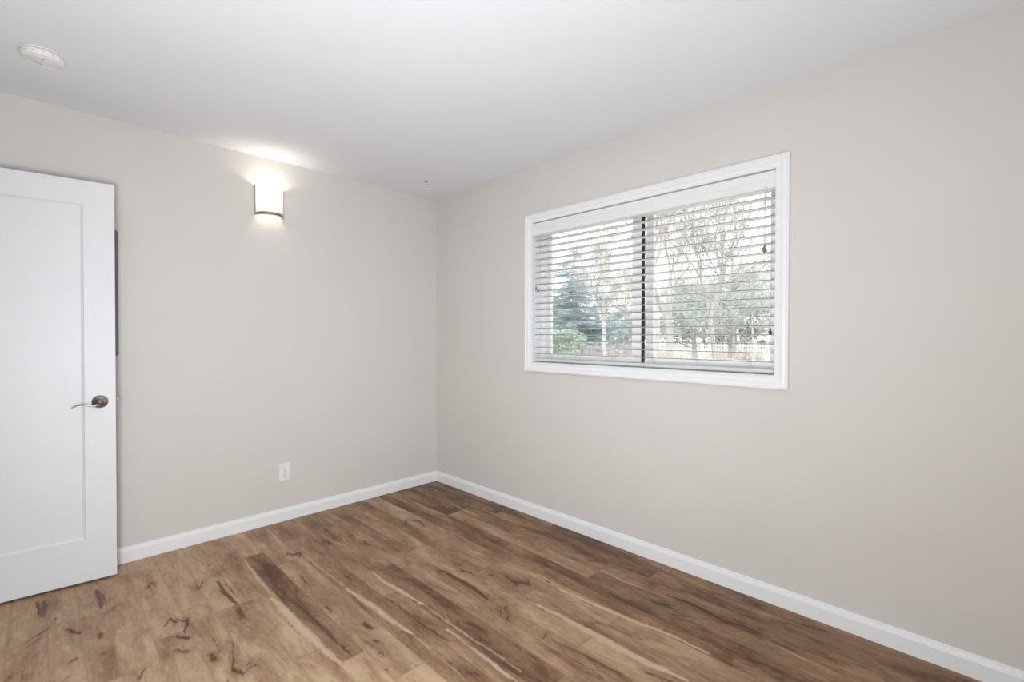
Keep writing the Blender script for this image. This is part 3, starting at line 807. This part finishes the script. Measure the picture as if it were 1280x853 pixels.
conifer('spruce_tree', at(716, 21), 5.6, 2.9, 'blue-green spruce seen through the left pane', 3, SPRUCE, n=24, dens=1.0)
mass('evergreen_shrub', at(700, 13), 1.75, 1.05, 'green leafy shrub at the bottom of the left pane', 5, SHRUB, clumps=34, per=240, trunk_r=.05, zlo=.05, cat='shrub', leaf=.13)
mass('pine_tree', at(782, 24), 4.6, 1.9, 'grey-green bushy pine just left of the window mullion', 8, PINE, clumps=40, per=200, trunk_r=.12)
bare_tree('bare_tree', at(757, 17), 6.0, .075, 'thin bare tree branching across the middle of the left pane', 11, TWIG, (.05, .02), 7)
bare_tree('bare_tree', at(817, 13), 6.2, .085, 'slender bare tree just right of the window mullion', 21, TWIG, (0, 0), 6, spread=.6)
bare_tree('bare_tree', at(835, 12), 5.8, .10, 'bare tree with leaning trunk in the right pane', 33, BARK, (.12, .1), 7, spread=.65)
mass('pine_tree', at(915, 27), 6.6, 3.6, 'large grey-green pine filling the right pane', 14, PINE, clumps=70, per=260, trunk_r=.2, zlo=.33)
mass('pine_tree', at(868, 30), 4.8, 2.3, 'smaller grey pine behind the leaning bare tree', 17, PINE, clumps=40, per=200, trunk_r=.16, zlo=.3)
bare_tree('bare_tree', at(898, 16), 6.6, .09, 'bare tree with fine twigs in front of the large pine', 44, BARK, (-.03, 0), 7)
bare_tree('bare_tree', at(742, 26), 7.0, .11, 'tall bare tree standing behind the spruce', 51, BARK, (0, 0), 7)

def copy_tree(src, loc, rz, sc_):
    c = src.copy(); COL.objects.link(c); c.location = loc; c.rotation_euler = (0, 0, rz); c.scale = (sc_,) * 3
    for ch in src.children:
        k = ch.copy(); COL.objects.link(k); k.parent = c
    return c
far = bare_tree('bare_tree', at(700, 52), 9.5, .16, 'bare tree in the pale row far beyond the fence', 61, TWIG, (0, 0), 7, group='bare trees beyond the fence')
RR = random.Random(5)
for i in range(1, 24):
    copy_tree(far, at(690 + i * 18, 52 + RR.uniform(-2, 9)), RR.uniform(0, 6), RR.uniform(.75, 1.1))

fm = mass('evergreen_tree', at(880, 74), 8.5, 5.5, 'hazy evergreen in the dark row behind all the bare trees', 71, PINE, clumps=60, per=160, trunk_r=.2, zlo=.05, leaf=.5)
fm['group'] = 'evergreens behind the bare trees'
for i, (px_, d_, s_) in enumerate(((690, 72, .8), (735, 78, .9), (785, 76, .75), (835, 74, .95), (925, 76, 1.05), (970, 75, 1.0), (1020, 77, .9), (1080, 75, 1.0))):
    copy_tree(fm, at(px_, d_), i * 1.3, s_)

# picket fence
P0, P1 = at(985, 38), at(655, 46)
fdir = (P1 - P0); FL = fdir.length; fdir.normalize()
fe = thing('picket_fence', P0, math.atan2(fdir.y, fdir.x)); tag(fe, 'white picket fence across the far side of the lawn', 'fence')
npost = 12; gap = FL / (npost - 1)
for k in range(npost):
    b = bmesh.new(); box(b, k * gap - .05, k * gap + .05, -.05, .05, 0, 1.25, .005)
    lathe(b, [(.075, 1.25), (.075, 1.27), (0, 1.33)], (k * gap, 0, 0), n=4, a0=PI / 4, a1=PI / 4 + 2 * PI); link('post', b, FENCE, fe)
for k in range(npost - 1):
    b = bmesh.new(); x0 = k * gap
    box(b, x0 + .05, x0 + gap - .05, -.02, .02, .28, .36); box(b, x0 + .05, x0 + gap - .05, -.02, .02, .85, .93)
    n = int(gap / .17)
    for j in range(n):
        x = x0 + .09 + j * (gap - .18) / (n - 1)
        extrude_profile(b, [(x - .04, .06), (x + .04, .06), (x + .04, 1.08), (x, 1.15), (x - .04, 1.08)], lambda s, p, q: (p, s, q), -.04, -.02)
    link('picket_panel', b, FENCE, fe)
# brush and leaf litter at the foot of the fence
def brush(loc, R_, hgt, n, seed, label):
    R = random.Random(seed); m = MB()
    for _ in range(n):
        a = R.uniform(0, 2 * PI); rr = R_ * math.sqrt(R.random()); p = Vector((math.cos(a) * rr, math.sin(a) * rr, 0))
        d = (Vector((p.x * .25, p.y * .25, 1)) + rv(R) * .5).normalized()
        for s in range(3):
            q = p + d * hgt / 3 * R.uniform(.6, 1.1); m.seg(p, q, .012 - .003 * s, .009 - .003 * s, 3)
            for _ in range(2): m.seg(q, q + (d + rv(R) * .9).normalized() * hgt * .22, .006, .003, 3)
            p = q; d = (d + rv(R) * .35).normalized()
    t = thing('dry_bush', loc); tag(t, label, 'bush'); m.build('stems', TWIG2, t)
TWIG2 = mat('reddish_twig', (196, 184, 180), .9, noise=.2, nscale=4)
brush(at(760, 19), 1.3, 1.3, 260, 3, 'reddish leafless bush low in the left pane beside the shrub')
brush(at(790, 24), 1.4, 1.1, 220, 4, 'leafless bush low in the left pane beside the mullion')
brush(at(862, 17), 1.2, 1.2, 240, 6, 'leafless bush at the foot of the leaning bare tree')
brush(at(925, 30), 1.3, 1.0, 200, 7, 'leafless bush in front of the picket fence at right')
